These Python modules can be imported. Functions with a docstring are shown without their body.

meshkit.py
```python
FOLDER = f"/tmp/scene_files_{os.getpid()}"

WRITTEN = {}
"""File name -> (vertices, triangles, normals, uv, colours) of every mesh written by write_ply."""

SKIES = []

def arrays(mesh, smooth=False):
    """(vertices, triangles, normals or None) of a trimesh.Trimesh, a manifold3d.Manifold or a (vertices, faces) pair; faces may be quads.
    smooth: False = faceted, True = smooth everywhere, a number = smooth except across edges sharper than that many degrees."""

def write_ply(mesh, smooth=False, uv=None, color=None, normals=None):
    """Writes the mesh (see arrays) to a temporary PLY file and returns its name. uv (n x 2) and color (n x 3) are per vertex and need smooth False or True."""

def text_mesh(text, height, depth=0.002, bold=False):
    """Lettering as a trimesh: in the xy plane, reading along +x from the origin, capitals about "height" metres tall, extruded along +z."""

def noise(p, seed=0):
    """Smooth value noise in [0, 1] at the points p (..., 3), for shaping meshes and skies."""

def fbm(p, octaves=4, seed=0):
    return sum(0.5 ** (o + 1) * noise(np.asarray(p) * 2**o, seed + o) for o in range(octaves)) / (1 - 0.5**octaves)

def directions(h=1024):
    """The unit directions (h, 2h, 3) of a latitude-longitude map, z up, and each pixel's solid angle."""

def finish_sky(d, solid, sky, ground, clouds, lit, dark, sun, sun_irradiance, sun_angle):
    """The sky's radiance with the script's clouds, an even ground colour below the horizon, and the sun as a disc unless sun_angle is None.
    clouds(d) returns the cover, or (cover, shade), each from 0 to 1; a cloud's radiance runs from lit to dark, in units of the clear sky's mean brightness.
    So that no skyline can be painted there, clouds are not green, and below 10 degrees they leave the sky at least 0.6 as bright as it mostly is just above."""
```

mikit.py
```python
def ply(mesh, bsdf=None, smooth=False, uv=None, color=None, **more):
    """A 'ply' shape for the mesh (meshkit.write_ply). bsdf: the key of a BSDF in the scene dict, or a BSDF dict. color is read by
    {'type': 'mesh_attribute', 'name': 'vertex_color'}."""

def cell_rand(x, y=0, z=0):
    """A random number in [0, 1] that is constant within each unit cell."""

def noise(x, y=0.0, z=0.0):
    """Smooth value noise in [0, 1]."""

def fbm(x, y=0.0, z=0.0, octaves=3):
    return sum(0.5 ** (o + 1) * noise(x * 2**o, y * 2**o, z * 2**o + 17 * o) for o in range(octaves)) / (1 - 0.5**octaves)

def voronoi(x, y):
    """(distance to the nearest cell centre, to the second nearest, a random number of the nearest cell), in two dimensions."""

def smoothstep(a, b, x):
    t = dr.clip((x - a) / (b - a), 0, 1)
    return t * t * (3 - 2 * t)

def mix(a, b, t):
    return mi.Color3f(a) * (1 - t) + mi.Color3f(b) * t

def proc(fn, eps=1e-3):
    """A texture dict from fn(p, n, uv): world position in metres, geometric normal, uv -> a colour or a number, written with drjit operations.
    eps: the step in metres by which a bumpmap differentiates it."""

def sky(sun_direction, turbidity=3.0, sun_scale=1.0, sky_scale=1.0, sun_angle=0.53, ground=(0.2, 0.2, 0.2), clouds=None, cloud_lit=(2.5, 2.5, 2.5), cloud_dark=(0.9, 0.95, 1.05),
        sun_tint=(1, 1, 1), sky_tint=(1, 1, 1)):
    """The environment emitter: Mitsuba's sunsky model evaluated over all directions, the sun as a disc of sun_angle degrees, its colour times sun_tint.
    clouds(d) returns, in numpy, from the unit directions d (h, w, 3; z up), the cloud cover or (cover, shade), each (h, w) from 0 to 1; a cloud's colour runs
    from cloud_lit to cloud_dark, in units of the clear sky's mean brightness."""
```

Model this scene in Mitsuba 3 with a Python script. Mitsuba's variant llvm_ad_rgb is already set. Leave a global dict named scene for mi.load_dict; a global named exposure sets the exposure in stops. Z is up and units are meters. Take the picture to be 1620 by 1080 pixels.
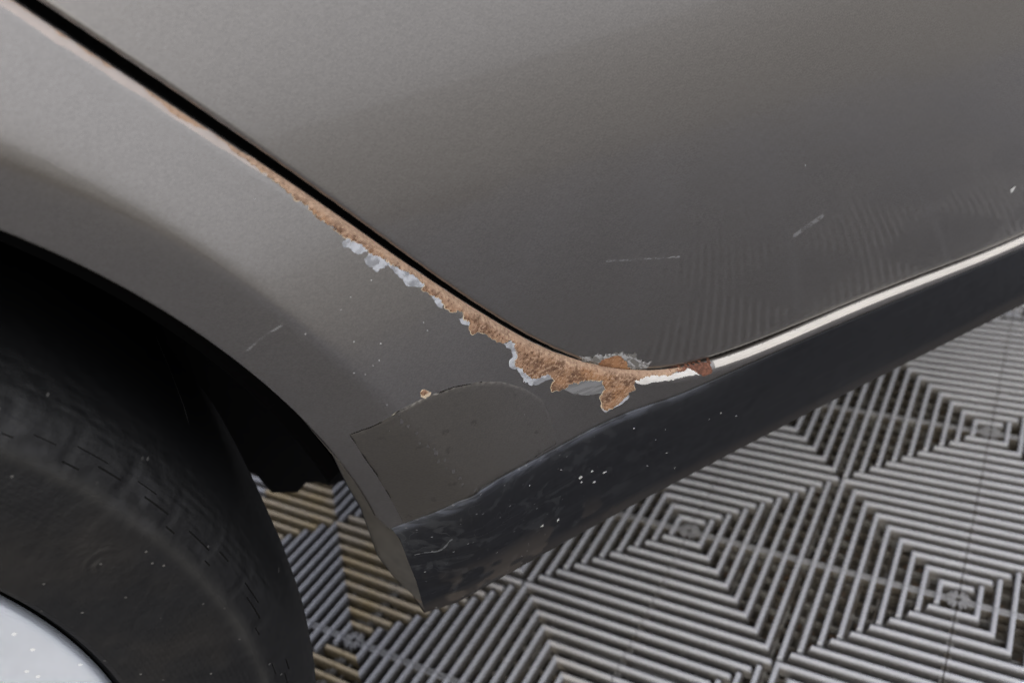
import json
import math
import numpy as np
import drjit as dr
import mitsuba as mi
import trimesh
from scipy.spatial import cKDTree, Delaunay
import mikit
import meshkit
from mikit import ply, proc, noise, fbm, voronoi, cell_rand, smoothstep, mix

T4 = mi.ScalarTransform4f
scene, labels = {}, {}

# ---------------------------------------------------------------- camera, light, exposure
CAM = np.array([0.0, 0.0, .66506])
scene['camera'] = {
    'type': 'thinlens', 'fov': 59.839, 'fov_axis': 'x', 'near_clip': .02, 'far_clip': 500.0,
    'aperture_radius': .0021, 'focus_distance': .455,
    'to_world': T4().look_at(origin=CAM.tolist(), target=(CAM + [.329994, .789327, -.517752]).tolist(), up=[.370928, .395936, .840028])}
scene['sky'] = mikit.sky((-.62, -.62, .48), turbidity=3, sun_scale=.3, sun_tint=(.80, .95, 1.18), sky_scale=1.0, sun_angle=40, ground=(.16, .155, .15),
                         clouds=lambda d: (np.ones(d.shape[:2]), 1 - np.clip(d[..., 2], 0, 1)),      # overcast: brighter overhead than at the horizon
                         cloud_lit=(2.95, 3.0, 3.2), cloud_dark=(1.5, 1.51, 1.58))
exposure = 2.8

# ---------------------------------------------------------------- traced outlines: (x, z) on the car side in 0.1 mm, x along the car, z up
OUT = json.loads("""{"door_edge":[[-1498,8352],[-1391,8182],[-1281,8015],[-1168,7851],[-1052,7689],[-935,7528],[-815,7370],[-694,7213],[-571,7057],[-448,6902],[-323,6747],[-198,6594],[-73,6440],[52,6286],[177,6132],[301,5978],[425,5822],[547,5666],[668,5508],[787,5349],[905,5188],[1022,5028],[1140,4868],[1261,4710],[1386,4555],[1515,4405],[1650,4261],[1794,4124],[1947,4000],[2114,3897],[2293,3817],[2482,3759],[2678,3720],[2878,3692],[3079,3671],[3278,3653],[3477,3636],[3674,3619],[3870,3601],[4066,3581],[4263,3558],[4459,3532],[4655,3502],[4852,3471],[5049,3440],[5246,3410],[5444,3383],[5641,3359],[5839,3340],[6037,3326],[6235,3314],[6434,3304],[6632,3295],[6830,3286],[7029,3277],[7227,3265],[7425,3250],[7623,3231],[7821,3208],[8018,3178],[8215,3142],[8412,3103],[8609,3063],[8806,3026],[9004,2994],[9202,2972],[9400,2961],[9599,2965],[9799,2987],[10000,3030]],
"body_edge":[[-1580,8351],[-1478,8206],[-1376,8062],[-1273,7920],[-1169,7779],[-1064,7638],[-959,7499],[-853,7361],[-747,7223],[-640,7086],[-533,6949],[-425,6813],[-317,6677],[-210,6541],[-102,6406],[6,6270],[115,6134],[225,5999],[335,5864],[444,5729],[554,5593],[663,5456],[770,5317],[876,5176],[981,5035],[1088,4895],[1196,4757],[1307,4621],[1419,4487],[1534,4356],[1659,4233],[1791,4122],[1930,4019],[2075,3929],[2226,3851],[2384,3787],[2548,3740],[2718,3705],[2891,3681],[3066,3665],[3243,3652],[3419,3641],[3594,3630],[3769,3616],[3943,3599],[4116,3578],[4289,3555],[4461,3531],[4633,3505],[4805,3479],[4977,3453],[5149,3428],[5322,3405],[5495,3383],[5669,3362],[5843,3344],[6017,3329],[6191,3316],[6365,3306],[6540,3299],[6714,3293],[6889,3287],[7063,3279],[7237,3270],[7411,3256],[7584,3238],[7757,3215],[7929,3188],[8101,3159],[8273,3128],[8445,3096],[8617,3065],[8789,3035],[8962,3008],[9134,2985],[9307,2970],[9481,2964],[9654,2971],[9828,2993],[10002,3032]],
"crease":[[-3000,7000],[-1400,6680],[-750,6350],[-285,5944],[-213,5877],[-143,5807],[-77,5736],[-13,5663],[49,5589],[108,5513],[166,5435],[221,5356],[274,5276],[325,5195],[375,5112],[422,5028],[469,4944],[514,4858],[558,4772],[601,4685],[643,4598],[684,4510],[724,4421],[764,4332],[803,4243],[842,4154],[880,4065],[919,3976],[958,3887],[997,3798],[1036,3710],[1075,3622]],
"arch":[[-3000,6550],[-2100,6440],[-1400,6240],[-850,5970],[-494,5701],[-448,5661],[-403,5619],[-358,5577],[-315,5533],[-272,5489],[-231,5445],[-190,5399],[-151,5353],[-113,5306],[-75,5259],[-39,5210],[-3,5161],[31,5112],[65,5062],[97,5011],[129,4959],[159,4907],[189,4855],[217,4802],[244,4748],[271,4694],[296,4639],[320,4584],[344,4528],[366,4472],[387,4415],[407,4358],[426,4301],[445,4243],[462,4185],[478,4127],[493,4068],[507,4009],[521,3950],[533,3890],[544,3830],[555,3770],[564,3710],[572,3649],[622,3518]],
"trim_top":[[622,3518],[832,3623],[945,3698],[1064,3723],[1188,3715],[1313,3691],[1440,3668],[1568,3654],[1695,3648],[1822,3649],[1949,3650],[2076,3645],[2202,3632],[2328,3615],[2455,3603],[2582,3598],[2709,3593],[2836,3588],[2963,3582],[3090,3576],[3217,3568],[3344,3559],[3471,3550],[3598,3539],[3725,3528],[3851,3517],[3978,3504],[4105,3491],[4231,3477],[4358,3462],[4484,3447],[4610,3432],[4737,3415],[4863,3399],[4989,3381],[5115,3364],[5241,3345],[5367,3327],[5493,3308],[5619,3288],[5745,3269],[6800,3170],[8000,3070],[10000,2920]],
"trim_bot":[[694,2692],[900,2640],[1071,2647],[1243,2654],[1414,2660],[1586,2665],[1758,2670],[1930,2674],[2102,2677],[2274,2679],[2446,2681],[2619,2682],[2791,2682],[2963,2683],[3136,2682],[3308,2681],[3481,2680],[3653,2679],[3826,2677],[3998,2674],[4171,2672],[4344,2669],[4516,2666],[4689,2663],[4862,2659],[5034,2656],[5207,2653],[5379,2649],[5552,2645],[5724,2642],[5897,2638],[7000,2580],[10000,2400]],
"trim_left":[[628,3517],[653,3426],[664,3239],[681,3018],[684,2803],[694,2692]],
"end_sil":[[376,4400],[417,4249],[471,4061],[500,3794],[531,3600],[536,3417],[535,3249],[557,3162],[579,3071],[646,2899],[673,2785]],
"film":[[541,4294],[649,4330],[759,4388],[908,4384],[1059,4358],[1210,4303],[1323,4237],[1439,4135],[1529,4014],[1566,3875],[1576,3683],[1381,3690],[1072,3742],[831,3616],[691,3525],[688,3550],[649,3792],[611,3990],[578,4121],[554,4241]],
"rust":[[512,5610],[586,5504],[623,5445],[670,5381],[717,5311],[757,5247],[687,5337],[724,5303],[758,5241],[775,5208],[845,5152],[860,5112],[917,5053],[974,4986],[1035,4921],[1066,4872],[1043,4862],[1092,4806],[1119,4782],[1123,4743],[1145,4705],[1179,4701],[1199,4679],[1202,4647],[1228,4614],[1212,4589],[1224,4554],[1268,4550],[1310,4504],[1336,4462],[1366,4434],[1422,4427],[1432,4380],[1436,4333],[1428,4398],[1435,4339],[1409,4291],[1438,4250],[1488,4171],[1516,4151],[1549,4156],[1600,4137],[1614,4090],[1589,4064],[1596,4038],[1626,4019],[1664,4014],[1692,4029],[1755,4016],[1797,4008],[1838,3992],[1889,3959],[1908,3889],[1879,3853],[1881,3775],[1908,3742],[1959,3742],[2004,3752],[2037,3775],[2059,3797],[2092,3800],[2081,3838],[2094,3862],[2119,3860],[2157,3852],[2222,3833],[2298,3794],[2335,3781],[2383,3775],[2436,3763]],
"white_strip":[[2085,3875],[2160,3858],[2195,3841],[2260,3822],[2321,3783],[2390,3768],[2429,3759],[2479,3750],[2505,3730],[2535,3690],[2449,3723],[2349,3748],[2229,3789],[2114,3826]],
"brown":[[2331,3803],[2508,3755],[2624,3721],[2646,3724],[2625,3709],[2627,3681],[2610,3660],[2565,3667],[2524,3700],[2506,3732],[2477,3749],[2427,3757],[2353,3781]],
"grey_bare":[[1660,4033],[1735,4026],[1797,4012],[1890,3964],[1913,3886],[1885,3872],[1789,3907],[1717,3956],[1678,3996]],
"primer0":[[1373,4434],[1425,4424],[1436,4389],[1443,4325],[1419,4286],[1449,4249],[1494,4179],[1551,4166],[1605,4139],[1611,4103],[1565,4121],[1521,4116],[1470,4136],[1440,4180],[1449,4197],[1429,4229],[1420,4264],[1382,4289],[1385,4324],[1410,4341],[1413,4380],[1387,4403]],
"primer1":[[763,5196],[800,5204],[848,5178],[868,5144],[856,5121],[814,5121],[791,5140],[790,5158],[762,5172]],
"primer2":[[835,5095],[864,5111],[921,5068],[922,5044],[933,5032],[899,5026],[858,5022],[845,5049],[831,5076]],
"primer3":[[922,5044],[975,4989],[1039,4919],[1074,4874],[1053,4865],[1018,4885],[984,4907],[961,4946],[935,4997]],
"primer4":[[1076,4821],[1115,4795],[1128,4763],[1111,4737],[1088,4766]],
"primer5":[[1882,3788],[1914,3745],[1959,3742],[2004,3752],[2048,3783],[2059,3764],[2003,3732],[1947,3730],[1908,3725],[1881,3756]],
"primer6":[[1175,4659],[1204,4654],[1233,4616],[1216,4604],[1185,4634]],
"chip":[[888,4416],[905,4425],[921,4418],[942,4390],[933,4380],[906,4379],[888,4394]],
"chip_rust":[[891,4415],[905,4424],[920,4416],[935,4396],[915,4397],[898,4394]],
"scr_arch":[[256,4874],[339,4934],[430,4982]],
"dots_body":[[483,5480],[493,4956],[485,4905],[829,5000],[882,4972],[719,4970],[717,4647],[751,4655],[724,4440],[626,4653],[672,4625],[662,4938],[1004,4721],[1010,4677],[670,4787],[781,4724],[708,4286],[1411,3988],[1243,4148],[1716,5551],[3260,4736]],
"door_rust":[[1895,4045],[1917,4065],[1961,4062],[2005,4062],[2037,4040],[2053,4006],[2070,3986],[2075,3947],[2103,3918],[2105,3897],[1991,3953],[1926,4004]],
"door_scuff":[[1784,4156],[1845,4122],[1909,4110],[1919,4094],[1973,4086],[2027,4067],[2070,4034],[2126,4014],[2148,3961],[2241,3897],[2195,3873],[2126,3884],[1991,3950],[1862,4043],[1822,4086]],
"scr_door1":[[1992,4645],[2191,4579],[2421,4506]],
"scr_door2":[[3210,4336],[3310,4362],[3402,4380]],
"speck_door":[[5227,3889]],
"dots_trim":[[1807,3305],[1826,3196],[1728,3308],[1736,3258],[1900,3234],[1462,3050],[1578,3001],[2085,3511],[2246,3322],[2348,3132],[2645,3267],[2731,3273],[2881,3155],[2310,3376],[2458,2892],[2217,3085],[1591,3475],[1373,3509],[763,2690]],
"crack":[[705,3278],[753,3285],[790,3280],[821,3282],[852,3307],[875,3351],[893,3374]]}""")
L = {k: np.array(v, float) / 1e4 for k, v in OUT.items()}
def F0(x, z):
    """Door skin: distance y of the car side at height z (tucked in low down, leaning in again higher up)."""
    h = z - .35
    return .352 - S_LOW * h + S_CUR * h * h + S_PLAN * (x - .3) ** 2
S_LOW, S_CUR, S_PLAN = .225, .83, .14
def sstep(a, b, x):
    t = np.clip((x - a) / (b - a), 0, 1)
    return t * t * (3 - 2 * t)
def dense(P, step=.0008):
    """Resample a polyline (n, 2) at an even step."""
    P = np.asarray(P, float)
    s = np.r_[0, np.cumsum(np.linalg.norm(np.diff(P, axis=0), axis=1))]
    u = np.linspace(0, s[-1], max(2, int(s[-1] / step)))
    return np.c_[np.interp(u, s, P[:, 0]), np.interp(u, s, P[:, 1])]
def signed(curve):
    """A function (x, z) -> (distance, side) to a dense curve; side > 0 on its right."""
    D = dense(curve); tree = cKDTree(D); tang = np.gradient(D, axis=0)
    def fn(x, z):
        q = np.c_[np.ravel(x), np.ravel(z)]
        d, i = tree.query(q)
        e = q - D[i]
        side = np.sign(e[:, 0] * tang[i, 1] - e[:, 1] * tang[i, 0])
        return d.reshape(np.shape(x)), side.reshape(np.shape(x))
    return fn
def skin(x, z):
    """Body side panel and sill without the rolled edge along the door gap."""
    x, z = np.asarray(x, float), np.asarray(z, float)
    y = F0(x, z) - .001 - .005 * sstep(.14, .24, x)
    d, s = to_crease(x, z)
    sd = d * s
    w = .0016 + .004 * sstep(.5, .62, z)
    k = CREASE * (1 - .55 * sstep(.07, .15, x))
    dg, sg = to_gap(x, z)
    y = y - FLARE * (1 - sstep(.09, .22, x)) * np.clip(dg * (sg > 0), 0, .2)
    return y + k * w * np.log1p(np.exp(np.clip(sd / w, -30, 30)))
CREASE, ROLL, FLARE = .74, .006, .27
def body(x, z):
    """Body side panel with the edge rolled inwards along the door gap."""
    r = ROLL + .002 * sstep(.15, .25, x)
    d, s = to_gap(x, z)
    t = np.minimum(np.maximum(d * (s > 0), 0), r)
    return skin(x, z) + r * (1 - np.sqrt(np.maximum(0, 1 - (1 - t / r) ** 2)))

to_gap, to_crease = signed(L['body_edge']), signed(L['crease'])

# ---------------------------------------------------------------- materials
def mat(name, d):
    scene[name] = d
    return name
def principled(color, rough, **kw):
    c = {'type': 'rgb', 'value': list(color)} if isinstance(color, tuple) else proc(color)
    r = proc(rough) if callable(rough) else rough
    return {'type': 'principled', 'base_color': c, 'roughness': r, **kw}
def two(d):
    return {'type': 'twosided', 'bsdf': d}
def bump(d, fn, eps=4e-4, scale=1.0):
    return {'type': 'bumpmap', 'arbitrary': proc(fn, eps), 'scale': scale, 'bsdf': d}
def seg_dist(p, a, b):
    ax, az, bx, bz = float(a[0]), float(a[1]), float(b[0]), float(b[1])
    dx, dz = bx - ax, bz - az
    t = dr.clip(((p.x - ax) * dx + (p.z - az) * dz) / (dx * dx + dz * dz), 0, 1)
    return dr.sqrt(dr.square(p.x - ax - t * dx) + dr.square(p.z - az - t * dz))
def line_dist(p, pts):
    d = mi.Float(9)
    for a, b in zip(pts[:-1], pts[1:]):
        d = dr.minimum(d, seg_dist(p, a, b))
    return d

def scratch(p, pts, w, seed):
    d = line_dist(p, pts)
    n = noise(p.x * 900, p.z * 3000, seed) * .6 + noise(p.x * 260, p.z * 260, seed + 5) * .6
    return smoothstep(w, w * .3, d) * smoothstep(.45, .75, n)
def flake(p):
    return (noise(p.x * 1500, p.y * 1500, p.z * 1500) - .5) * .24 + (fbm(p.x * 30, p.y * 30, p.z * 30) - .5) * .06
PAINT, FLAKE = (.036, .0325, .029), (.36, .34, .322)
def door_scr(p):
    return dr.minimum(1, .7 * scratch(p, L['scr_door1'], .0007, 3) + .5 * scratch(p, L['scr_door2'], .0022, 7))
def body_scr(p):
    return .6 * scratch(p, L['scr_arch'], .0007, 11)
def paint(name, scr, dull=1.0, rough=.012):
    def ca(p, n, uv):
        return mix(mi.Color3f(*PAINT) * dull * (1 + flake(p)), mi.Color3f(.42, .42, .43), scr(p))
    def cb(p, n, uv):
        return mix(mi.Color3f(*FLAKE) * dull * (1 + flake(p)), mi.Color3f(.42, .42, .43), scr(p))
    def ro(p, n, uv):
        return rough + .02 * fbm(p.x * 60, p.z * 60, 3.0)
    mat(name, two({'type': 'blendbsdf', 'weight': .6,
                   'a': principled(ca, ro, specular=.8),
                   'b': principled(cb, .25, metallic=1.0, clearcoat=.8, clearcoat_gloss=.96)}))
none = lambda p: mi.Float(0)
paint('door_paint', door_scr)
paint('body_paint', body_scr, rough=.09)

film_pts = np.vstack([L['film'][:9]])
film_left = np.vstack([L['film'][-4:], L['film'][:1]])
def film_line(p):
    w = .0005 + .0006 * noise(p.x * 400, p.z * 400, 2.0)
    keep = smoothstep(.32, .5, noise(p.x * 170, p.z * 170, 9.0))
    d = dr.minimum(line_dist(p, film_pts[:6]), line_dist(p, film_left))
    return smoothstep(w, w * .4, d) * keep
def film_spot(p):
    d1, d2, r = voronoi(p.x * 95 + 3, p.z * 95)
    rad = .05 + .16 * r * r
    return smoothstep(rad, rad * .2, d1 + .25 * (noise(p.x * 700, p.z * 700) - .5)) * smoothstep(.55, .9, r) * .5
def film_a(p, n, uv):
    c = mi.Color3f(.038, .034, .029) * (1 + flake(p) + .25 * (fbm(p.x * 120, p.z * 120, 4.0) - .5))
    c = mix(c, mi.Color3f(.035, .03, .026), dr.minimum(1, film_spot(p) * .8))
    return mix(c, mi.Color3f(.014, .012, .01), film_line(p))
def film_b(p, n, uv):
    c = mi.Color3f(*FLAKE) * mix(mi.Color3f(.76, .745, .70), mi.Color3f(1, 1, 1), smoothstep(.10, .16, p.x)) * (1 + flake(p))
    return mix(c, mi.Color3f(.02, .017, .014), dr.minimum(1, film_line(p) + film_spot(p) * .6))
mat('film_mat', two({'type': 'blendbsdf', 'weight': .6, 'a': principled(film_a, .12, specular=.6), 'b': principled(film_b, .3, metallic=1.0)}))

def rust_n(p):
    return fbm(p.x * 800, p.y * 800, p.z * 800, octaves=3)
GAP_LINE = L['body_edge'][14:44:2]
def rust_c(p, n, uv):
    a, b = rust_n(p), fbm(p.x * 170 + 7, p.y * 170, p.z * 170, octaves=4)
    e = fbm(p.x * 60, p.y * 60, p.z * 60 + 3)
    roll = smoothstep(.0052, .0012, line_dist(p, GAP_LINE) + .0022 * (b - .5))
    c = mix(mi.Color3f(.250, .152, .100), mi.Color3f(.130, .074, .048), smoothstep(.36, .62, b))
    c = mix(c, mi.Color3f(.28, .15, .080), smoothstep(.5, .68, e) * .7)
    c = mix(c, mi.Color3f(.39, .27, .195), dr.clip(roll * .75 + smoothstep(.50, .70, a) * .55, 0, 1))
    return mix(c, mi.Color3f(.075, .04, .026), smoothstep(.40, .28, a) * (.75 - .4 * roll))
mat('rust', two(bump(principled(rust_c, .92, specular=.2), lambda p, n, uv: .0010 * fbm(p.x * 900, p.y * 900, p.z * 900, octaves=3), 1.2e-4)))
def brown_c(p, n, uv):
    a = rust_n(p)
    return mix(mi.Color3f(.15, .066, .043), mi.Color3f(.08, .035, .024), smoothstep(.35, .65, a))
def door_rust_c(p, n, uv):
    a = rust_n(p)
    c = mix(mi.Color3f(.25, .13, .07), mi.Color3f(.16, .08, .045), smoothstep(.36, .62, fbm(p.x * 200, p.y * 200, p.z * 200, octaves=3)))
    return mix(c, mi.Color3f(.33, .20, .12), smoothstep(.52, .7, a) * .6)
mat('door_rust_mat', two(bump(principled(door_rust_c, .92, specular=.2), lambda p, n, uv: .0008 * fbm(p.x * 800, p.y * 800, p.z * 800, octaves=3), 1.2e-4)))
mat('brown_rust', two(bump(principled(brown_c, .8, specular=.3), lambda p, n, uv: .0006 * fbm(p.x * 400, p.y * 400, p.z * 400), 1.5e-4)))
def primer_c(p, n, uv):
    a = fbm(p.x * 320, p.y * 320, p.z * 320)
    c = mix(mi.Color3f(.35, .365, .405), mi.Color3f(.19, .195, .215), smoothstep(.35, .7, a))
    return c
mat('primer', two(bump(principled(primer_c, .75), lambda p, n, uv: .0005 * fbm(p.x * 420, p.y * 420, p.z * 420), 1.5e-4)))
mat('white_primer', two(principled(lambda p, n, uv: mi.Color3f(.50, .49, .48) * (.86 + .25 * fbm(p.x * 240, p.y * 240, p.z * 240)), .6)))
mat('ledge_primer', two(principled(lambda p, n, uv: mi.Color3f(.45, .43, .41) * (.9 + .2 * fbm(p.x * 40, p.y * 200, p.z * 200)), .4)))
mat('pale_edge', two(principled(lambda p, n, uv: mi.Color3f(.36, .315, .295) * (.86 + .25 * fbm(p.x * 140, p.y * 140, p.z * 140)), .5)))
mat('cream_edge', two(principled(lambda p, n, uv: mi.Color3f(.42, .34, .25) * (.7 + .5 * fbm(p.x * 400, p.y * 400, p.z * 400)), .7)))
def bare_c(p, n, uv):
    a = fbm(p.x * 90, p.z * 600, 2.0)
    return mix(mi.Color3f(.165, .165, .175), mi.Color3f(.12, .12, .125), smoothstep(.35, .65, a))
mat('bare_grey', two(principled(bare_c, .5, specular=.5)))
def scuff_c(p, n, uv):
    a = fbm(p.x * 700 + p.z * 500, p.z * 300 - p.x * 100, 5.0)
    return mix(mi.Color3f(.24, .24, .25), mi.Color3f(.11, .105, .1), smoothstep(.38, .6, a))
mat('scuff', two(principled(scuff_c, .55)))
mat('chip_pale', two(principled((.42, .42, .43), .7)))

# black sill coating: dusty top edge, pale grit, smears
trim_line = L['trim_top'][::3]
def trim_c(p, n, uv):
    d = line_dist(p, trim_line[:9])
    dust = smoothstep(.006, .0, d) * (.2 + .7 * smoothstep(.35, .65, fbm(p.x * 110, p.z * 260, 1.0))) * smoothstep(.30, .2, p.x)
    f = fbm(p.x * 130 + 2 * noise(p.x * 60, p.z * 60), p.z * 130, p.y * 130 + 8)
    smear = smoothstep(.56, .70, f) * smoothstep(.27, .12, p.x) * .6
    ridge = dr.exp(-dr.square((noise(p.x * 95 + 1.5 * noise(p.x * 210, p.z * 210), p.z * 95, 21.0) - .5) / .018)) * smoothstep(.18, .09, p.x) * smoothstep(.45, .7, noise(p.x * 70, p.z * 70, 31.0)) * .8
    d1, d2, r = voronoi(p.x * 330, p.z * 330)
    grit = smoothstep(.26, .10, d1) * smoothstep(.95, 1.0, r) * (.05 + .95 * smoothstep(.20, .10, p.x))
    mud = smoothstep(.50, .62, fbm(p.x * 55 + 4, p.z * 55, 6.0)) * smoothstep(.312, .285, p.z) * smoothstep(.24, .12, p.x) * .7
    low = smoothstep(.285, .272, p.z) * .35
    streak = smoothstep(.55, .75, fbm(p.x * 18, p.z * 420, 14.0)) * .35
    c = mi.Color3f(.0075, .0080, .0105) * (1 + .4 * (fbm(p.x * 200, p.z * 200, 3.0) - .5))
    c = mix(c, mi.Color3f(.040, .042, .047), dr.exp(-d / .009) * smoothstep(.34, .24, p.x) * (.15 + .5 * f))
    c = mix(c, mi.Color3f(.085, .092, .115), dr.clip(dust, 0, 1) * .75)
    c = mix(c, mi.Color3f(.050, .053, .058), dr.clip(smear + streak * .3, 0, 1) * .42)
    c = mix(c, mi.Color3f(.075, .062, .052), dr.clip(mud + low, 0, 1) * .6)
    c = mix(c, mi.Color3f(.15, .155, .165), dr.clip(ridge, 0, 1) * .12)
    ck = line_dist(p, L['crack']) + .0010 * (noise(p.x * 500, p.z * 500, 5.0) - .5)
    c = mix(c, mi.Color3f(.16, .165, .175), smoothstep(.0007, .0001, ck) * .4)
    return mix(c, mi.Color3f(.22, .22, .23), grit * .5)
mat('sill_black', two(bump(principled(trim_c, .5, specular=.25), lambda p, n, uv: .0006 * fbm(p.x * 160, p.y * 160, p.z * 160, octaves=4), 3e-4)))
def end_c(p, n, uv):
    a = fbm(p.x * 150, p.y * 150, p.z * 90)
    c = mix(mi.Color3f(.046, .042, .038), mi.Color3f(.027, .025, .023), a)
    return mix(c, mi.Color3f(.14, .085, .05), smoothstep(.292, .275, p.z) * smoothstep(.4, .6, a))
mat('sill_end', two(principled(end_c, .6)))
mat('dark', two(principled((.002, .002, .002), .9, specular=.05)))
mat('liner_mat', two(principled((.0016, .0016, .0018), .9, specular=.03)))
mat('underseal', two(principled((.006, .006, .006), .85, specular=.2)))

# wheel
WX, WZ, WR, WY = -.3016, .3171, .3171, .356
def polar(p):
    dx, dz = p.x - WX, p.z - WZ
    return dr.sqrt(dx * dx + dz * dz), dr.atan2(dz, dx)
def tyre_c(p, n, uv):
    r, a = polar(p)
    f = fbm(p.x * 26, p.y * 26, p.z * 26 + 5, octaves=4)
    g = fbm(p.x * 90, p.y * 90, p.z * 90, octaves=3)
    c = mix(mi.Color3f(.0060, .0060, .0068), mi.Color3f(.0112, .0102, .0098), smoothstep(.38, .66, f) * smoothstep(.285, .262, r))
    c = c * (.75 + .5 * g)
    rub = dr.exp(-dr.square((r - .279) / .0035)) * (.3 + .7 * g)
    c = mix(c, mi.Color3f(.040, .039, .037), rub * .5)
    c = mix(c, mi.Color3f(.034, .034, .037), smoothstep(.52, .68, fbm(p.x * 60, p.z * 60, 15.0)) * smoothstep(.272, .285, r) * smoothstep(.305, .292, r) * .5)
    sh = smoothstep(.285, .299, r)  # shoulder darkened in colour to stand in for shade under the arch
    c = mix(c, mi.Color3f(.0075, .0078, .0085), sh)
    d1, d2, q = voronoi(p.x * 260, p.z * 260)
    return mix(c, mi.Color3f(.16, .155, .15), smoothstep(.22, .08, d1) * smoothstep(.975, .99, q) * .45)
def tyre_b(p, n, uv):
    r, a = polar(p)
    h = .0008 * fbm(p.x * 150, p.y * 150, p.z * 150, octaves=4) + .0004 * noise(r * 700, a * 40, 3.0) * smoothstep(.276, .284, r)
    h = h - .0005 * smoothstep(.5, .05, dr.abs(dr.sin(a * 32.5 - 1.82))) * smoothstep(.281, .284, r) * smoothstep(.30, .295, r)
    sx, sz = p.x - (-.0634), p.z - .4075
    rr = dr.sqrt(sx * sx + sz * sz) + .003 * noise(p.x * 90, p.z * 90, 7.0)
    ring = (.5 + .5 * dr.sin(rr * 1500)) * smoothstep(.013, .010, rr) * smoothstep(.3, .6, noise(p.x * 120, p.z * 120, 3.0))
    fine = .5 + .5 * dr.sin(r * 2600)
    return h + .0003 * ring + .00014 * fine * smoothstep(.276, .270, r)
mat('rubber', two(bump(principled(tyre_c, .55, specular=.35), tyre_b, 3e-4)))
def rim_c(p, n, uv):
    d1, d2, q = voronoi(p.x * 210, p.z * 210)
    c = mi.Color3f(.59, .62, .68) * (.94 + .12 * fbm(p.x * 60, p.z * 60, 1.0))
    c = mix(c, mi.Color3f(.82, .83, .85), smoothstep(.25, .15, d1) * smoothstep(.955, .97, q))
    return c
mat('alloy', two({'type': 'blendbsdf', 'weight': .3, 'a': principled(rim_c, .25, specular=.6), 'b': principled(rim_c, .35, metallic=1.0)}))
mat('alloy_highlight', two(principled((.85, .86, .88), .3, specular=.6)))  # bright colour stands in for the highlight on the spoke face

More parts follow.
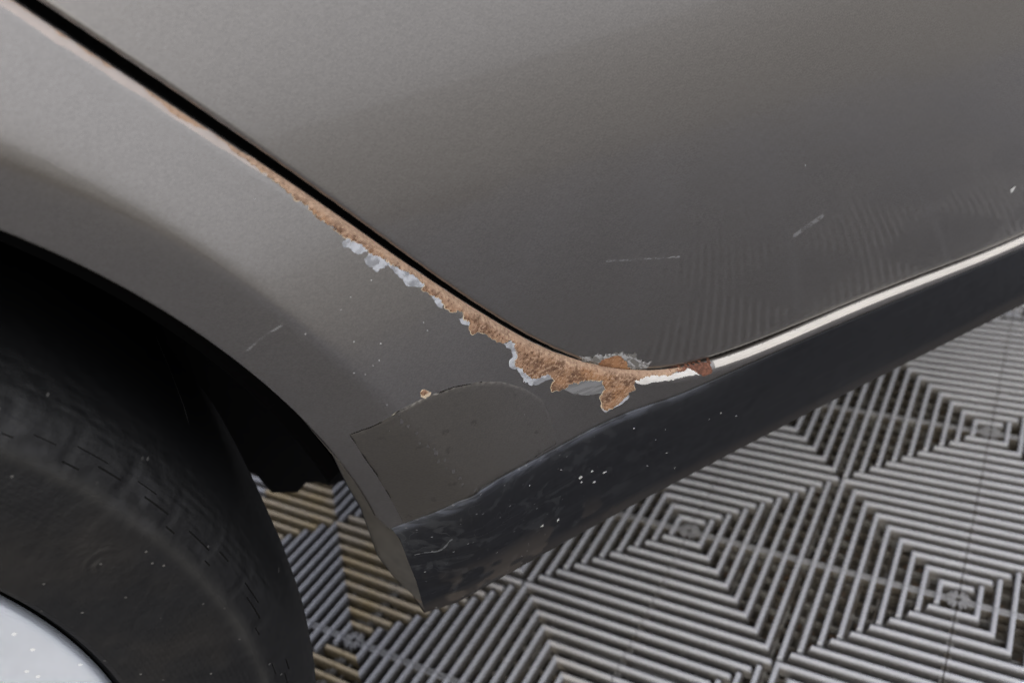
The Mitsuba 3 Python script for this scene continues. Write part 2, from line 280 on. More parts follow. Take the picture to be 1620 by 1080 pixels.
# floor
def rib_c(p, n, uv):
    a = fbm(p.x * 70, p.y * 70, 2.0)
    b = noise(p.x * 500, p.y * 500, p.z * 500)
    c = mi.Color3f(.345, .352, .392) * (.88 + .16 * a + .08 * b)
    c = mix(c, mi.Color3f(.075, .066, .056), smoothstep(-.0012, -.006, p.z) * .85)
    dust = uv.x * smoothstep(.25, .05, p.x) * (.6 + .5 * fbm(p.x * 40, p.y * 40, 8.0))  # tan tone on slats along the first side, stronger towards low x
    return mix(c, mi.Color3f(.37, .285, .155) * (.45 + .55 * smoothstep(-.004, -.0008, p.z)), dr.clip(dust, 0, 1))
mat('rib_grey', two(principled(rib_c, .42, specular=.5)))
def lat_c(p, n, uv):
    a = fbm(p.x * 120, p.y * 120, 4.0)
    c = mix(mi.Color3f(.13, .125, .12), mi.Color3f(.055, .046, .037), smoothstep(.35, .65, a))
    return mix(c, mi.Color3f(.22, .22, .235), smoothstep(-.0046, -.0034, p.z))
mat('lattice_grey', two(principled(lat_c, .7)))
def ground_c(p, n, uv):
    a = fbm(p.x * 45, p.y * 45, 1.0, octaves=4)
    b = fbm(p.x * 200, p.y * 200, 6.0)
    c = mix(mi.Color3f(.10, .088, .072), mi.Color3f(.045, .038, .03), smoothstep(.35, .65, a))
    c = mix(c, mi.Color3f(.16, .09, .05), smoothstep(.58, .7, b) * .5)
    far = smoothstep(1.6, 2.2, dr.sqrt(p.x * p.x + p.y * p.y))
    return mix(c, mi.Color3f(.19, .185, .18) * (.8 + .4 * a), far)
mat('ground_dirt', principled(ground_c, .9))

# ---------------------------------------------------------------- helpers
def put(key, shape, label=None, category=None, group=None, kind=None):
    scene[key] = shape
    e = {k: v for k, v in dict(label=label, category=category, group=group, kind=kind).items() if v}
    if e:
        labels[key] = e
def grid_mesh(P):
    """P (nu, nv, 3) -> (vertices, quads)"""
    nu, nv = P.shape[:2]
    i = np.arange(nu * nv).reshape(nu, nv)
    q = np.stack([i[:-1, :-1], i[1:, :-1], i[1:, 1:], i[:-1, 1:]], -1).reshape(-1, 4)
    return P.reshape(-1, 3), q
def resample(P, n):
    P = np.asarray(P, float)
    s = np.r_[0, np.cumsum(np.linalg.norm(np.diff(P, axis=0), axis=1))]
    u = np.linspace(0, s[-1], n)
    return np.stack([np.interp(u, s, P[:, k]) for k in range(P.shape[1])], -1)
def merge(meshes):
    V, F, n = [], [], 0
    for v, f in meshes:
        v, f = np.asarray(v, float), np.asarray(f)
        if f.shape[1] == 4:
            f = np.vstack([f[:, [0, 1, 2]], f[:, [0, 2, 3]]])
        V.append(v); F.append(f + n); n += len(v)
    return np.vstack(V), np.vstack(F)
def inside(poly, q):
    x, y = q[:, 0], q[:, 1]
    r = np.zeros(len(q), bool)
    for a, b in zip(poly, np.roll(poly, -1, 0)):
        c = (a[1] > y) != (b[1] > y)
        with np.errstate(divide='ignore', invalid='ignore'):
            r ^= c & (x < (b[0] - a[0]) * (y - a[1]) / (b[1] - a[1]) + a[0])
    return r
def ragged(poly, step, amp, seed, keep=None):
    """The closed outline at an even step with a frayed edge."""
    P = dense(np.vstack([poly, poly[:1]]), step)[:-1]
    t = np.gradient(P, axis=0); t /= np.maximum(np.linalg.norm(t, axis=1)[:, None], 1e-9)
    n3 = np.c_[P * 520, np.full(len(P), seed * 3.7)]
    k = amp * ((meshkit.noise(n3, seed) - .5) + .9 * (meshkit.noise(n3 * 2.9, seed + 1) - .5)) * 1.8 + amp * 1.1 * (meshkit.noise(n3 * 6.1, seed + 2) - .5)
    if keep is not None:
        k = k * keep(P)
    return P + np.c_[t[:, 1], -t[:, 0]] * k[:, None]
def patch(poly, surf, lift, step, rough=0.0, skirt=.0006, seed=0, extra=None):
    """A thin scab that follows the surface y = surf(x, z): lifted off it, with relief and a skirt down into it."""
    lo, hi = poly.min(0) - step, poly.max(0) + step
    rng = np.random.default_rng(seed)
    gx, gz = np.meshgrid(np.arange(lo[0], hi[0], step), np.arange(lo[1], hi[1], step))
    q = np.c_[gx.ravel(), gz.ravel()] + rng.uniform(-.2, .2, (gx.size, 2)) * step
    if extra is not None:
        q = np.vstack([q, extra])
    q = q[inside(poly, q)]
    d, _ = cKDTree(poly).query(q)
    q = q[d > step * .45]
    n = len(poly)
    A = np.vstack([poly, q])
    tri = Delaunay(A).simplices
    tri = tri[inside(poly, A[tri].mean(1))]
    d = np.r_[np.zeros(n), cKDTree(poly).query(q)[0]] if len(q) else np.zeros(n)
    h = lift + rough * (meshkit.fbm(np.c_[A * 260, np.full(len(A), seed)], 4, seed) - .35) * np.clip(d / .0015, 0, 1)
    y = surf(A[:, 0], A[:, 1]) - h
    V = np.c_[A[:, 0], y, A[:, 1]]
    area = (A[tri[:, 1], 0] - A[tri[:, 0], 0]) * (A[tri[:, 2], 1] - A[tri[:, 0], 1]) - (A[tri[:, 1], 1] - A[tri[:, 0], 1]) * (A[tri[:, 2], 0] - A[tri[:, 0], 0])
    tri[area < 0] = tri[area < 0][:, [0, 2, 1]]
    low = V[:n] + [0, lift + skirt, 0]
    i = np.arange(n); j = (i + 1) % n; m = len(V)
    sk = np.vstack([np.stack([i, j, j + m], 1), np.stack([i, j + m, i + m], 1)])
    return np.vstack([V, low]), np.vstack([tri, sk])

# ---------------------------------------------------------------- the setting: ground and slatted floor tiles
S, TH = .25, 1.01413798
PITCH = S / 18.4
ca, sa = math.cos(-TH), math.sin(-TH)
ORG = np.array([.388866, .560163])
def tile_world(i, j):
    o = ORG + [ca * i * S - sa * j * S, sa * i * S + ca * j * S]
    return T4().translate([float(o[0]), float(o[1]), 0.0]).rotate([0, 0, 1], -math.degrees(TH))
g = np.array([[-60, -60], [60, -60], [60, 60], [-60, 60.0]])
put('floor', ply((np.c_[g, np.full(4, -.0185)], np.array([[0, 1, 2, 3]])), 'ground_dirt'), 'grey slatted workshop tiles laid over a dirty brown ground', kind='structure')
PROF = np.array([[-.0030, -.0125], [-.0021, -.0022], [-.0016, -.0007], [-.0008, -.0001], [.0008, -.0001], [.0016, -.0007], [.0021, -.0022], [.0030, -.0125]])
def rib(pts, slope=(0, 0)):
    """A rounded slat along a polyline (ends sloped, corner mitred)."""
    if pts[-1] == 'end':
        pts, slope = pts[:-1], (0, 1)
    P = np.asarray(pts, float)
    if len(P) == 3:                                        # two arms, each a piece of its own, mitred on the corner
        return rib_arms(P)
    rows = []
    for k in range(len(P)):
        t0 = P[k] - P[k - 1] if k else P[1] - P[0]
        t1 = P[k + 1] - P[k] if k < len(P) - 1 else t0
        t0, t1 = t0 / np.linalg.norm(t0), t1 / np.linalg.norm(t1)
        n = np.array([-t0[1], t0[0]]) + np.array([-t1[1], t1[0]])
        n *= 1 / (1 + t0 @ t1)
        out = np.c_[P[k] + PROF[:, :1] * n, PROF[:, 1]]
        if slope[0] and k == 0 or slope[1] and k == len(P) - 1:
            out[:, :2] += (t0 * (-1 if k == 0 else 1)) * (-PROF[:, 1:] * .42)
        rows.append(out)
    R = np.array(rows)
    v, q = grid_mesh(R)
    m = len(PROF)
    caps = []
    for b in (0, (len(P) - 1) * m):
        f = [[b, b + k, b + k + 1] for k in range(1, m - 1)]
        caps += [x[::-1] for x in f] if b == 0 else f
    f = np.vstack([q[:, [0, 1, 2]], q[:, [0, 2, 3]], np.array(caps)])
    return v, f
def rib_arms(P):
    out = []
    c = P[1]; n0, n1 = [np.array([-d[1], d[0]]) / np.linalg.norm(d) for d in (P[1] - P[0], P[2] - P[1])]
    nm = (n0 + n1) / (1 + n0 @ n1)
    for a, b, na, nb, first in ((P[0], c, n0, nm, True), (c, P[2], nm, n1, False)):
        R0, R1 = np.c_[a + PROF[:, :1] * na, PROF[:, 1]], np.c_[b + PROF[:, :1] * nb, PROF[:, 1]]
        v, q = grid_mesh(np.array([R0, R1]))
        m = len(PROF); o = 0 if first else m
        cap = np.array([[o, o + k, o + k + 1] for k in range(1, m - 1)])
        out.append((v, np.vstack([q[:, [0, 1, 2]], q[:, [0, 2, 3]], cap[:, ::-1] if first else cap])))
    return merge(out)
def along(v, f):
    """uv.x = 1 on slats that run along the tile's first side, 0 on those across."""
    lab = trimesh.graph.connected_component_labels(trimesh.Trimesh(v, f, process=False).face_adjacency, node_count=len(f))
    u = np.zeros((len(v), 2))
    for k in np.unique(lab):
        i = np.unique(f[lab == k]); s = np.ptp(v[i], axis=0); u[i, 0] = float(s[0] > s[1])
    return u
def slats(ms):
    v, f = merge([(np.asarray(a), np.asarray(b)) for a, b in ms])
    return ply((v, f), 'rib_grey', uv=along(v, f))
H = .0005
pieces = []
for k in range(9):
    a, p = (1.2 + k) * PITCH, S
    pieces.append([(p - a, H), (p - a, a), (p - H, a)])
    pieces.append([(H, a), (a - .5 * PITCH, a), 'end'])
    pieces.append([(p - a, p - H), (p - a, p - a + .5 * PITCH), 'end'])
    if k < 8:
        e = .38 * PITCH
        pieces.append([(a, H), (a, a + e), 'end'])
        pieces.append([(a, p - H), (a, p - a), (H, p - a)])
        pieces.append([(p - H, p - a), (p - a - e, p - a), 'end'])
def box(x0, x1, y0, y1, z0, z1):
    b = trimesh.creation.box((x1 - x0, y1 - y0, z1 - z0)); b.apply_translation([(x0 + x1) / 2, (y0 + y1) / 2, (z0 + z1) / 2])
    return np.array(b.vertices), np.array(b.faces)
bars = []
nb = 14
for k in range(nb):
    c = (k + .5) * S / nb
    bars.append(box(c - .0012, c + .0012, .003, S - .003, -.0170, -.0100))
    bars.append(box(.003, S - .003, c - .0012, c + .0012, -.0172, -.0102))
for c in (.0005, S - .0032):
    bars.append(box(c, c + .0027, .0005, S - .0005, -.0174, -.0062))
    bars.append(box(.0032, S - .0032, c, c + .0027, -.0174, -.0030))
for cx, cy in ((0, 0), (0, 1), (1, 0), (1, 1)):            # quarter of the round boss at each corner, with short spokes
    sx, sy = 1 - 2 * cx, 1 - 2 * cy
    for a0 in (20, 45, 70):
        a = math.radians(a0); d = np.array([math.cos(a) * sx, math.sin(a) * sy]); nrm = np.array([-d[1], d[0]]) * .0010
        o = np.array([cx * S, cy * S]); i0, i1 = o + d * .003, o + d * .0098
        q = np.array([i0 - nrm, i0 + nrm, i1 + nrm, i1 - nrm])
        v = np.vstack([np.c_[q, np.full(4, -.0012)], np.c_[q, np.full(4, -.0172)]])
        hull = trimesh.Trimesh(v).convex_hull
        bars.append((np.array(hull.vertices), np.array(hull.faces)))
LATTICE = ply(merge(bars), 'lattice_grey')
RIBS = [slats([rib(x)]) for x in pieces]
SHOW = {(-2,-2):[2,5,8,11,14,17,20],(-2,-1):[0,6,12,18,24,28,30,31,33,34,36,37,39,40,42,43,44,45,46,47,48,49,50],(-1,-2):[4,10,16,22,28,34,40,46],(-1,-1):[1,2,3,5,7,8,9,11,12,13,14,15,17,18,19,20,21,23,24,25,26,27,29,30,31,32,33,35,36,37,38,39,41,42,43,44,45,46,47,48,49,50],(-1,0):[0,6,12,18,24,30,36,42,48],(0,-1):[2,4,5,8,10,11,14,16,17,19,20,22,23,25,26,28,29,31,32,33,34,35,37,38,39,40,41,42,43,44,45,46,47,48,49,50],(0,0):[0,1,2,3,5,6,7,8,9,11,12,13,14,15,16,17,18,19,20,21,22,23,24,25,26,27,28,29,30,31,32,33,34,35,36,37,38,39,40,41,42,43,44,45,46,47,48,49,50],(0,1):[0,5,6,11,12,17,18,23,24,29,30,33,35,36,39,41,42,45,47,48],(1,-1):[4,10,16,22,28,34],(1,0):[1,3,4,7,9,10,13,15,16,19,22,25,28,31,34,37,40,43,46,49],(1,1):[1,3,4,7,9,10,13,16,19,22,25,28,31,34,37,40,43,46,49]}
n_tile = 0
for (i, j) in sorted(SHOW):
    key = 'floor__tile' + ('_%03d' % n_tile if n_tile else ''); n_tile += 1
    tw = tile_world(i, j)
    put(key, {**LATTICE, 'to_world': tw})
    n = 0
    rest = []
    for k, r in enumerate(RIBS):
        if SHOW[(i, j)] == 1 or k in SHOW[(i, j)]:
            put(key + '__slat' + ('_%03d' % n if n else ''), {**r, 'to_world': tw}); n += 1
        else:
            rest.append(rib(pieces[k]))
    if rest:
        put(key + '__slat_rest', {**slats(rest), 'to_world': tw}, kind='stuff')
far = []
unit = merge([(v, f) for v, f in [rib(x) for x in pieces] + bars])
for i in range(-8, 8):
    for j in range(-8, 8):
        if (i, j) not in SHOW:
            m = np.array(tile_world(i, j).matrix)
            if np.linalg.norm(m[:2, 3] - [.3, .3]) < 1.7:
                far.append((unit[0] @ m[:3, :3].T + m[:3, 3], unit[1]))
put('floor__outer_tiles', ply(merge(far), 'rib_grey', uv=np.zeros((sum(len(a) for a, b in far), 2))), kind='stuff')

# ---------------------------------------------------------------- the car
CAR = 'grey parked car with a rusted sill edge, black lower sill and worn tyre'
labels['parked_car'] = {'label': CAR, 'category': 'car'}

# door skin: hemmed lower edge, then up to the waist line
E = resample(L['door_edge'], 620)
topx = np.interp(E[:, 0], [E[0, 0], E[-1, 0]], [-.11, 1.12])
top = np.c_[topx, np.full(len(E), .93)]
to_door = cKDTree(dense(L['door_edge']))
def door(x, z, r=.0024):
    d, _ = to_door.query(np.c_[np.ravel(x), np.ravel(z)])
    t = np.clip(d.reshape(np.shape(x)), 0, r)
    return F0(x, z) + r * (1 - np.sqrt(np.maximum(0, 1 - (1 - t / r) ** 2)))
tv = np.r_[0, .0002, .0005, .0009, .0014, .0019, .0025, .0035, .005, np.linspace(.008, 1, 70) ** 1.0]
rows = []
dirn = top - E; ln = np.linalg.norm(dirn, axis=1)[:, None]; dirn /= ln
edge_t = np.gradient(E, axis=0); edge_t /= np.linalg.norm(edge_t, axis=1)[:, None]
edge_n = np.c_[-edge_t[:, 1], edge_t[:, 0]]
for k, t in enumerate(tv):
    if t <= .005 and k < 9:
        q = E + edge_n * t
    else:
        w = (t - .008) / .992
        q = (E + edge_n * .008) * (1 - w) + top * w
    rows.append(np.c_[q[:, 0], door(q[:, 0], q[:, 1]), q[:, 1]])
rows = [rows[0] + np.c_[edge_n[:, 0], np.zeros(len(E)), edge_n[:, 1]] * [.010] + [0, .0012, 0], rows[0] + [0, .0010, 0]] + rows
P = np.stack(rows, 1)
v, q = grid_mesh(P)
put('parked_car__door', ply((v, q[:, ::-1]), 'door_paint', smooth=True))

# quarter panel and sill in one pressing: rolled edge along the door gap, flared wheel arch
B = resample(L['body_edge'], 700)
ib = int(np.argmin(np.hypot(B[:, 0] - .112, B[:, 1] - .487)))
O = np.vstack([resample(L['arch'], ib + 1), resample(L['trim_top'], len(B) - ib)[1:]])
to_B = np.gradient(B, axis=0); to_B /= np.linalg.norm(to_B, axis=1)[:, None]
nB = np.c_[to_B[:, 1], -to_B[:, 0]]
tabs = np.array([0, .00008, .0002, .0005, .0009, .0014, .002, .0027, .0035, .0044, .0053, .006, .0068])
rows = []
for t in tabs:
    q = B + nB * t
    lim = np.linalg.norm(O - B, axis=1)[:, None]
    q = np.where(t < lim * .9, q, B + (O - B) * .9)
    rows.append(q)
base = rows[-1]
for w in np.linspace(0, 1, 90)[1:]:
    rows.append(base * (1 - w) + O * w)
P = np.stack([np.c_[q[:, 0], body(q[:, 0], q[:, 1]), q[:, 1]] for q in rows], 1)
n3 = np.c_[nB[:, 0], np.zeros(len(B)), nB[:, 1]]
f1 = P[:, 0] + [0, .0015, 0]; f2 = P[:, 0] + [0, .030, 0]; f3 = f2 - n3 * .05
# arch return lip going in behind the edge
out = []
ot = np.gradient(O, axis=0); ot /= np.linalg.norm(ot, axis=1)[:, None]
on = np.c_[ot[:, 1], -ot[:, 0]]
on3 = np.c_[on[:, 0], np.zeros(len(O)), on[:, 1]]
e0 = P[:, -1]
lip = [e0 + on3 * .0006 + [0, .0006, 0], e0 + on3 * .0008 + [0, .002, 0], e0 - on3 * .004 + [0, .012, 0]]
put('parked_car__jamb_shade', ply(grid_mesh(np.stack([f3, f2, f1 + [0, .0002, 0]], 1)), 'dark', smooth=True))  # jamb walls coloured black to stand in for shade deep in the gap
P = np.concatenate([np.stack([f1], 1), P, np.stack(lip[:1], 1)], 1)
put('parked_car__quarter_panel__arch_lip', ply(grid_mesh(np.stack([lip[0], lip[0] + [0, .0004, 0], lip[1], lip[2]], 1)), 'underseal', smooth=40))
v, q = grid_mesh(P)
put('parked_car__quarter_panel', ply((v, q), 'body_paint', smooth=True))

# black coated lower sill
n = 420
Tt, Tb = resample(L['trim_top'], n), resample(L['trim_bot'], n)
TLx = L['trim_left']
vv = np.linspace(0, 1, 40)
yT, yB = skin(Tt[:, 0], Tt[:, 1]), np.full(n, .374)
rows = [np.c_[Tt[:, 0], yT + .003, Tt[:, 1] + .0004], np.c_[Tt[:, 0], yT - .0004, Tt[:, 1] + .0004]]
def sill(w):
    q = Tt * (1 - w) + Tb * w
    fade = np.exp(-np.arange(n) / 6.0)
    tl = np.array([np.interp(w, np.linspace(0, 1, len(TLx)), TLx[:, k]) for k in range(2)])
    q = q + fade[:, None] * (tl - q[0])
    y = yT * (1 - w) + yB * w - .0030 * math.sin(math.pi * w) ** .8 - .0012 * (1 - w)
    return np.c_[q[:, 0], y, q[:, 1]]
rows += [sill(w) for w in vv]
last = rows[-1]
for a in (25, 50, 75, 90):
    a = math.radians(a)
    rows.append(last + [0, .007 * (1 - math.cos(a)) * 1.0 + .003 * math.sin(a), -.006 * math.sin(a)])
rows.append(rows[-1] + [0, .12, .004])
P = np.stack(rows, 1)
wob = (meshkit.fbm(P * 55, 3, 4) - .5) * .0016
P[:, 3:42, 1] += wob[:, 3:42] * np.clip(np.linspace(0, 6, 39), 0, 1)
SILL = P[:, 2:42].reshape(-1, 3)
v, q = grid_mesh(P)
put('parked_car__lower_sill', ply((v, q), 'sill_black', smooth=50), 'black coated lower sill with dried mud and pale stone chips')
# rear-facing end of the sill
a3 = [np.array([x, float(body(np.array([x]), np.array([z]))[0]), z]) for x, z in L['arch'][-9:]]
a3 += [np.array([p[0], p[1], p[2]]) for p in P[0, 4:42:4]] + [P[0, 41]]
a3 = resample(np.array(a3), 60) + [0, .0003, 0]
es = resample(L['end_sil'], 60)
k = np.linspace(0, 1, 60)
ey = np.interp(k, np.linspace(0, 1, 60), np.minimum(a3[:, 1], .374)) + .016 * np.sin(np.pi * np.minimum(1, .08 + k * .95))
e3 = np.c_[es[:, 0], ey, es[:, 1]]
Pe = np.stack([a3 * (1 - w) + e3 * w + [0, -.0015 * math.sin(math.pi * w), 0] for w in np.linspace(0, 1, 8)] + [e3 + [.012, .03, .004]], 1)
v, q = grid_mesh(Pe)
put('parked_car__sill_end', ply((v, q), 'sill_end', smooth=True), 'dull grey rear end of the sill facing the wheel')

# underbody, wheel housing, dark gap behind the door edge
put('parked_car__underbody', ply(merge([box(.075, 1.1, .42, 1.7, .262, .30), box(.085, 1.1, .386, .44, .274, .31)]), 'underseal'))
ang = np.linspace(math.radians(11), math.radians(200), 80)
Pl = np.stack([np.c_[WX + r * np.cos(ang), np.full(80, y), WZ + r * np.sin(ang)] for r, y in ((.350, .3745), (.358, .378), (.362, .40), (.365, .50), (.365, .62))], 1)
v, q = grid_mesh(Pl)
put('parked_car__wheel_housing', ply((v, q), 'liner_mat', smooth=40))
from shapely.geometry import Polygon
wall = trimesh.creation.extrude_polygon(Polygon([(-.62, .75), (-.62, .28), (-.1, .285), (.0, .27), (.017, .252), (.023, .229), (.042, .219), (.05, .224), (.058, .221), (.067, .212), (.12, .205), (.16, .75)]), .05, engine='earcut')
wv = np.array(wall.vertices)
put('parked_car__inner_wall', ply((np.c_[wv[:, 0], .60 + wv[:, 2], wv[:, 1]], np.array(wall.faces)[:, ::-1]), 'underseal'))

# tyre, rim
def revolve(prof, n=240, a0=0, a1=2 * math.pi):
    a = np.linspace(a0, a1, n)
    worn = .0040 * (1 - np.exp(-((a - 1.5 * math.pi) / .45) ** 2))     # tread standing on the floor keeps its full radius
    rr = lambda r: r - worn * float(sstep(.284, .308, np.array(r)))
    P = np.stack([np.c_[WX + rr(r) * np.cos(a), np.full(n, y), WZ + rr(r) * np.sin(a)] for r, y in prof], 1)
    return grid_mesh(P)
W0 = WY
tyre_prof = [(.2140, W0 + .030), (.2144, W0 + .0125), (.2172, W0 + .0120), (.2180, W0 + .0085), (.2192, W0 + .0068), (.222, W0 + .0060), (.228, W0 + .0045), (.238, W0 + .0016), (.250, W0 - .0008), (.262, W0 - .0014), (.270, W0 - .0009),
             (.2745, W0 - .0006), (.2775, W0 - .0014), (.2800, W0 - .0012), (.2825, W0 + .0006), (.288, W0 + .003), (.294, W0 + .0062), (.300, W0 + .0108), (.305, W0 + .0165), (.3095, W0 + .024), (.313, W0 + .034), (.3155, W0 + .050), (.3168, W0 + .075), (.3171, W0 + .12), (.3165, W0 + .17), (.312, W0 + .20), (.29, W0 + .215), (.22, W0 + .21)]
v, q = revolve(tyre_prof, 420)
put('parked_car__wheel__tyre', ply((v, q[:, ::-1]), 'rubber', smooth=True), 'black tyre with a scuffed dusty sidewall and short slits in the shoulder')
# short slits in the tyre shoulder: sunk-looking dark ribs, each a thin bar lying in the rubber
def shoulder_y(r):
    p = np.array(tyre_prof[:24]); return np.interp(r, p[:, 0], p[:, 1])
sl = []
rng = np.random.default_rng(5)
pos = []
for k in range(65):
    for r, a, l in ((.2888, -.0072, .052), (.2925, .0258, .050), (.2843, .0420, .026)):
        if rng.random() < .72:
            pos.append((r + rng.normal(0, .0002), a + .09666 * k + rng.normal(0, .004), l * rng.uniform(.5, 1.1)))
for (r, a, l) in pos:
    aa = np.linspace(a - l / 2, a + l / 2, 7)
    w = rng.uniform(.00015, .00034)
    rw = lambda q: q - .0040 * float(sstep(.284, .308, np.array(q)))
    up = [np.c_[WX + (rw(r + d)) * np.cos(aa), np.full(7, shoulder_y(r + d)) - .00022, WZ + rw(r + d) * np.sin(aa)] for d in (-w, w)]
    dn = [u + [0, .002, 0] for u in up]
    P = np.stack([dn[0], up[0], up[1], dn[1]], 1)
    sl.append(grid_mesh(P))
mat('slit_black', two(principled((.0065, .0065, .0065), .9, specular=.1)))
put('parked_car__wheel__sidewall_slit', ply(merge(sl), 'slit_black'), 'short dark slits in rows on the tyre shoulder', kind='stuff')
rim_prof = [(.2142, W0 + .030), (.2142, W0 + .0105), (.2139, W0 + .0075), (.2130, W0 + .0062), (.211, W0 + .0056), (.204, W0 + .0062), (.194, W0 + .0080), (.182, W0 + .011), (.150, W0 + .020), (.06, W0 + .024), (.001, W0 + .020)]
rim_scale = 1.0
rim_prof = [(r * rim_scale, y) for r, y in rim_prof]
v, q = revolve(rim_prof, 360)
put('parked_car__wheel__rim', ply((v, q[:, ::-1]), 'alloy', smooth=45), 'silver alloy wheel rim with fine dust specks')

spoke = trimesh.creation.extrude_polygon(Polygon([(-.1115, .3714), (-.125, .404), (-.17, .41), (-.20, .39), (-.161, .3848)]), .006, engine='earcut')
sv = np.array(spoke.vertices)
put('parked_car__wheel__spoke', ply((np.c_[sv[:, 0], W0 + .0165 - sv[:, 2] - .10 * (sv[:, 1] - .3714), sv[:, 1]], np.array(spoke.faces)[:, ::-1]), 'alloy_highlight'), 'spoke face coloured bright in place of a highlight')

# ---------------------------------------------------------------- paint damage and a pale edge strip, all on the body skin
surf = lambda x, z: body(x, z)
near_gap = lambda q: np.clip((to_gap(q[:, 0], q[:, 1])[0] - .001) / .002, 0, 1)
# the scabs along the gap start on the rolled edge itself: close the traced outline with points along the gap edge
def band(outline, s0=None, inset=.00025):
    """Close an open outline (running along the gap) with the gap edge between its ends."""
    Bd = dense(L['body_edge'], .0006)
    t = np.gradient(Bd, axis=0); t /= np.linalg.norm(t, axis=1)[:, None]
    Bi = Bd + np.c_[t[:, 1], -t[:, 0]] * inset
    i0, i1 = [int(np.argmin(np.hypot(*(Bd - q).T))) for q in (outline[0], outline[-1])]
    return np.vstack([outline, Bi[i0:i1 + 1][::-1]])
rng = np.random.default_rng(3)
def roll_points(i0=.0, i1=.3):
    Bd = dense(L['body_edge'], .0009)
    t = np.gradient(Bd, axis=0); t /= np.linalg.norm(t, axis=1)[:, None]
    return np.vstack([Bd + np.c_[t[:, 1], -t[:, 0]] * d for d in (.0006, .001, .0016, .0024, .0034, .0045)])
EX = roll_points()
rust_poly = ragged(band(L['rust']), .0004, .0010, 2, near_gap)
put('parked_car__quarter_panel__rust_patch', ply(patch(rust_poly, surf, .00040, .0006, .0011, seed=4, extra=EX), 'rust', smooth=50), 'rough brown rust eaten along the rolled panel edge')
for n, (nm, m, lift, amp) in enumerate([('grey_bare', 'bare_grey', .00010, .0006), ('primer0', 'primer', .00026, .0007), ('primer1', 'primer', .00022, .0007), ('primer2', 'primer', .00020, .0007), ('primer3', 'primer', .00024, .0007), ('primer4', 'primer', .00024, .0005), ('primer5', 'primer', .00022, .0004), ('primer6', 'primer', .00022, .0004)]):
    pol = ragged(L[nm], .0004, amp, 20 + n)
    nm2 = 'bare_patch' if nm == 'grey_bare' else 'primer_patch'
    key = 'parked_car__quarter_panel__' + nm2
    c = sum(1 for k in scene if k.startswith(key))
    put(key + ('_%03d' % c if c else ''), ply(patch(pol, surf, lift, .0006, .0003 if m == 'primer' else 0, seed=30 + n), m, smooth=40),
        'smooth grey bare spot beside the rust' if m == 'bare_grey' else 'bluish white primer showing where paint has flaked')
# pale strip along the rolled edge above the rust, bare primer along the sill ledge
def edge_strip(x0, x1, w0, w1, seed, amp, lift=.00014):
    Bd = dense(L['body_edge'], .0008); Bd = Bd[(Bd[:, 0] >= x0) & (Bd[:, 0] <= x1)]
    t = np.gradient(Bd, axis=0); t /= np.linalg.norm(t, axis=1)[:, None]
    nn = np.c_[t[:, 1], -t[:, 0]]
    w = np.linspace(w0, w1, len(Bd)) + amp * (meshkit.fbm(np.c_[Bd * 150, np.zeros(len(Bd))], 4, seed) - .5)
    w = np.maximum(w, .0003)
    ts = [.0006, .0008, .0011, .0018, .0027, .0036, .0046]
    cols = [Bd + nn * np.minimum(q, w)[:, None] for q in ts] + [Bd + nn * w[:, None]]
    P = [np.c_[c[:, 0], body(c[:, 0], c[:, 1]) - lift, c[:, 1]] for c in cols]
    P.append(P[-1] + [0, .0005, 0])
    return grid_mesh(np.stack(P, 1))
put('parked_car__quarter_panel__white_patch_001', ply(edge_strip(.2655, 1.0, .0038, .0032, 71, .0002), 'ledge_primer', smooth=40), 'long pale strip of bared primer on the sill ledge')
put('parked_car__quarter_panel__pale_patch', ply(edge_strip(-.15, .084, .0058, .0030, 72, .0012), 'pale_edge', smooth=40), 'pale strip along the upper panel edge')
put('parked_car__quarter_panel__rust_patch_003', ply(edge_strip(-.06, .062, .0002, .0016, 75, .0045, .0003), 'rust', smooth=40), 'thin rust creeping along the upper panel edge')
# pale border of lifted paint all round the rust
bt = ragged(band(L['rust']), .0004, .0010, 2, near_gap)
tt = np.gradient(bt, axis=0); tt /= np.linalg.norm(tt, axis=1)[:, None]
wd = .00008 + .0016 * np.clip(meshkit.fbm(np.c_[bt * 330, np.zeros(len(bt))], 3, 9) - .48, 0, 1)
sgn = -1 if ((bt[:, 0] * np.roll(bt[:, 1], -1) - np.roll(bt[:, 0], -1) * bt[:, 1]).sum() > 0) else 1
o2 = bt - np.c_[tt[:, 1], -tt[:, 0]] * (wd * near_gap(bt) * sgn)[:, None]
Pp = np.stack([np.c_[bt[:, 0], surf(bt[:, 0], bt[:, 1]) - .00030, bt[:, 1]], np.c_[o2[:, 0], surf(o2[:, 0], o2[:, 1]) - .00034, o2[:, 1]], np.c_[o2[:, 0], surf(o2[:, 0], o2[:, 1]) + .0003, o2[:, 1]]], 1)
Pp = Pp[near_gap(bt) > -1]
v, q = grid_mesh(Pp)
put('parked_car__quarter_panel__paint_edge', ply((v, q), 'cream_edge'), 'thin pale lip of lifted paint round the rust')
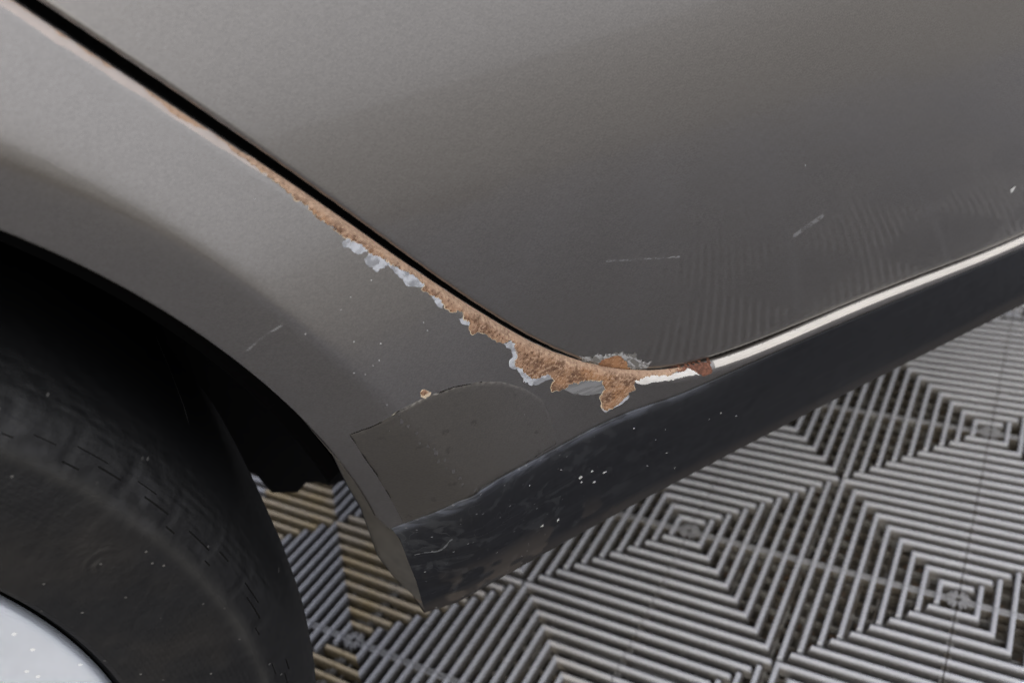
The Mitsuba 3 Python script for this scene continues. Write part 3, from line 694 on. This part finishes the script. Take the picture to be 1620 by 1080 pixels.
# white primer bared on the ledge, brown rust at its end
put('parked_car__quarter_panel__white_patch', ply(patch(ragged(L['white_strip'], .0004, .0006, 41), surf, .00022, .0006, .0002, seed=42, extra=EX), 'white_primer', smooth=40), 'white primer strip on the sill ledge')
put('parked_car__quarter_panel__rust_patch_001', ply(patch(ragged(L['brown'], .0004, .0006, 43), surf, .00032, .0006, .0005, seed=44, extra=EX), 'brown_rust', smooth=40), 'dark red brown rust on the sill ledge')
put('parked_car__quarter_panel__primer_patch_007', ply(patch(ragged(L['chip'], .0003, .0003, 45), surf, .00018, .0004, .0002, seed=46), 'cream_edge', smooth=40), 'pale ring of a small stone chip')
put('parked_car__quarter_panel__rust_patch_002', ply(patch(ragged(L['chip_rust'], .0003, .0003, 47), surf, .00034, .0004, .0003, seed=48), 'rust', smooth=40), 'small orange rust spot in a stone chip')
put('parked_car__quarter_panel__protective_film', ply(patch(dense(np.vstack([L['film'], L['film'][:1]]), .001)[:-1], surf, .00014, .003, 0, seed=49), 'film_mat', smooth=True), 'rounded clear protective film, yellowed, with dirt along its edge')
put('parked_car__door__scuff', ply(patch(ragged(L['door_scuff'], .0004, .0016, 51), door, .00008, .0007, 0, seed=52), 'scuff', smooth=True), 'grey scuffed paint round the rust on the door edge')
put('parked_car__door__rust_patch', ply(patch(ragged(L['door_rust'], .0004, .0006, 53), door, .00034, .0005, .0008, seed=54), 'door_rust_mat', smooth=40), 'brown rust blister on the lower edge of the door')
# stone chips: tiny pale flakes
def dots(pts, fn, seed, r0, r1):
    rng = np.random.default_rng(seed); ms = []
    for x, z in pts:
        r = rng.uniform(r0, r1); a = np.sort(rng.uniform(0, 6.283, 7)); k = rng.uniform(.6, 1.2, 7) * r
        q = np.c_[x + k * np.cos(a), z + k * np.sin(a)]
        c = np.array([[x, float(fn(np.array([x]), np.array([z]))[0]) - .00025, z]])
        ring = np.c_[q[:, 0], fn(q[:, 0], q[:, 1]) - .0002, q[:, 1]]
        low = ring + [0, .0006, 0]
        i = np.arange(7); j = (i + 1) % 7
        f = np.vstack([np.c_[i * 0, i + 1, j + 1], np.c_[i + 1, i + 8, j + 8], np.c_[i + 1, j + 8, j + 1]])
        ms.append((np.vstack([c, ring, low]), f))
    return merge(ms)
put('parked_car__quarter_panel__stone_chip', ply(dots(L['dots_body'][:-2], surf, 61, .00018, .00034), 'chip_pale'), 'tiny pale stone chips scattered over the panel', kind='stuff')
put('parked_car__door__stone_chip', ply(merge([dots(L['dots_body'][-1:], door, 62, .0003, .0005), dots(L['speck_door'], door, 66, .0024, .0026)]), 'chip_pale'), 'tiny pale stone chips on the door', kind='stuff')
sill_tree = cKDTree(SILL[:, [0, 2]])
def sill_y(x, z):
    d, i = sill_tree.query(np.c_[np.ravel(x), np.ravel(z)], k=4)
    w = 1 / np.maximum(d, 1e-6)
    return (SILL[i, 1] * w).sum(1) / w.sum(1)
put('parked_car__lower_sill__stone_chip', ply(merge([dots(L['dots_trim'][:7], sill_y, 63, .0009, .0015), dots(L['dots_trim'][7:], sill_y, 64, .0003, .0006)]), 'chip_pale'), 'pale stone chips on the black sill', kind='stuff')
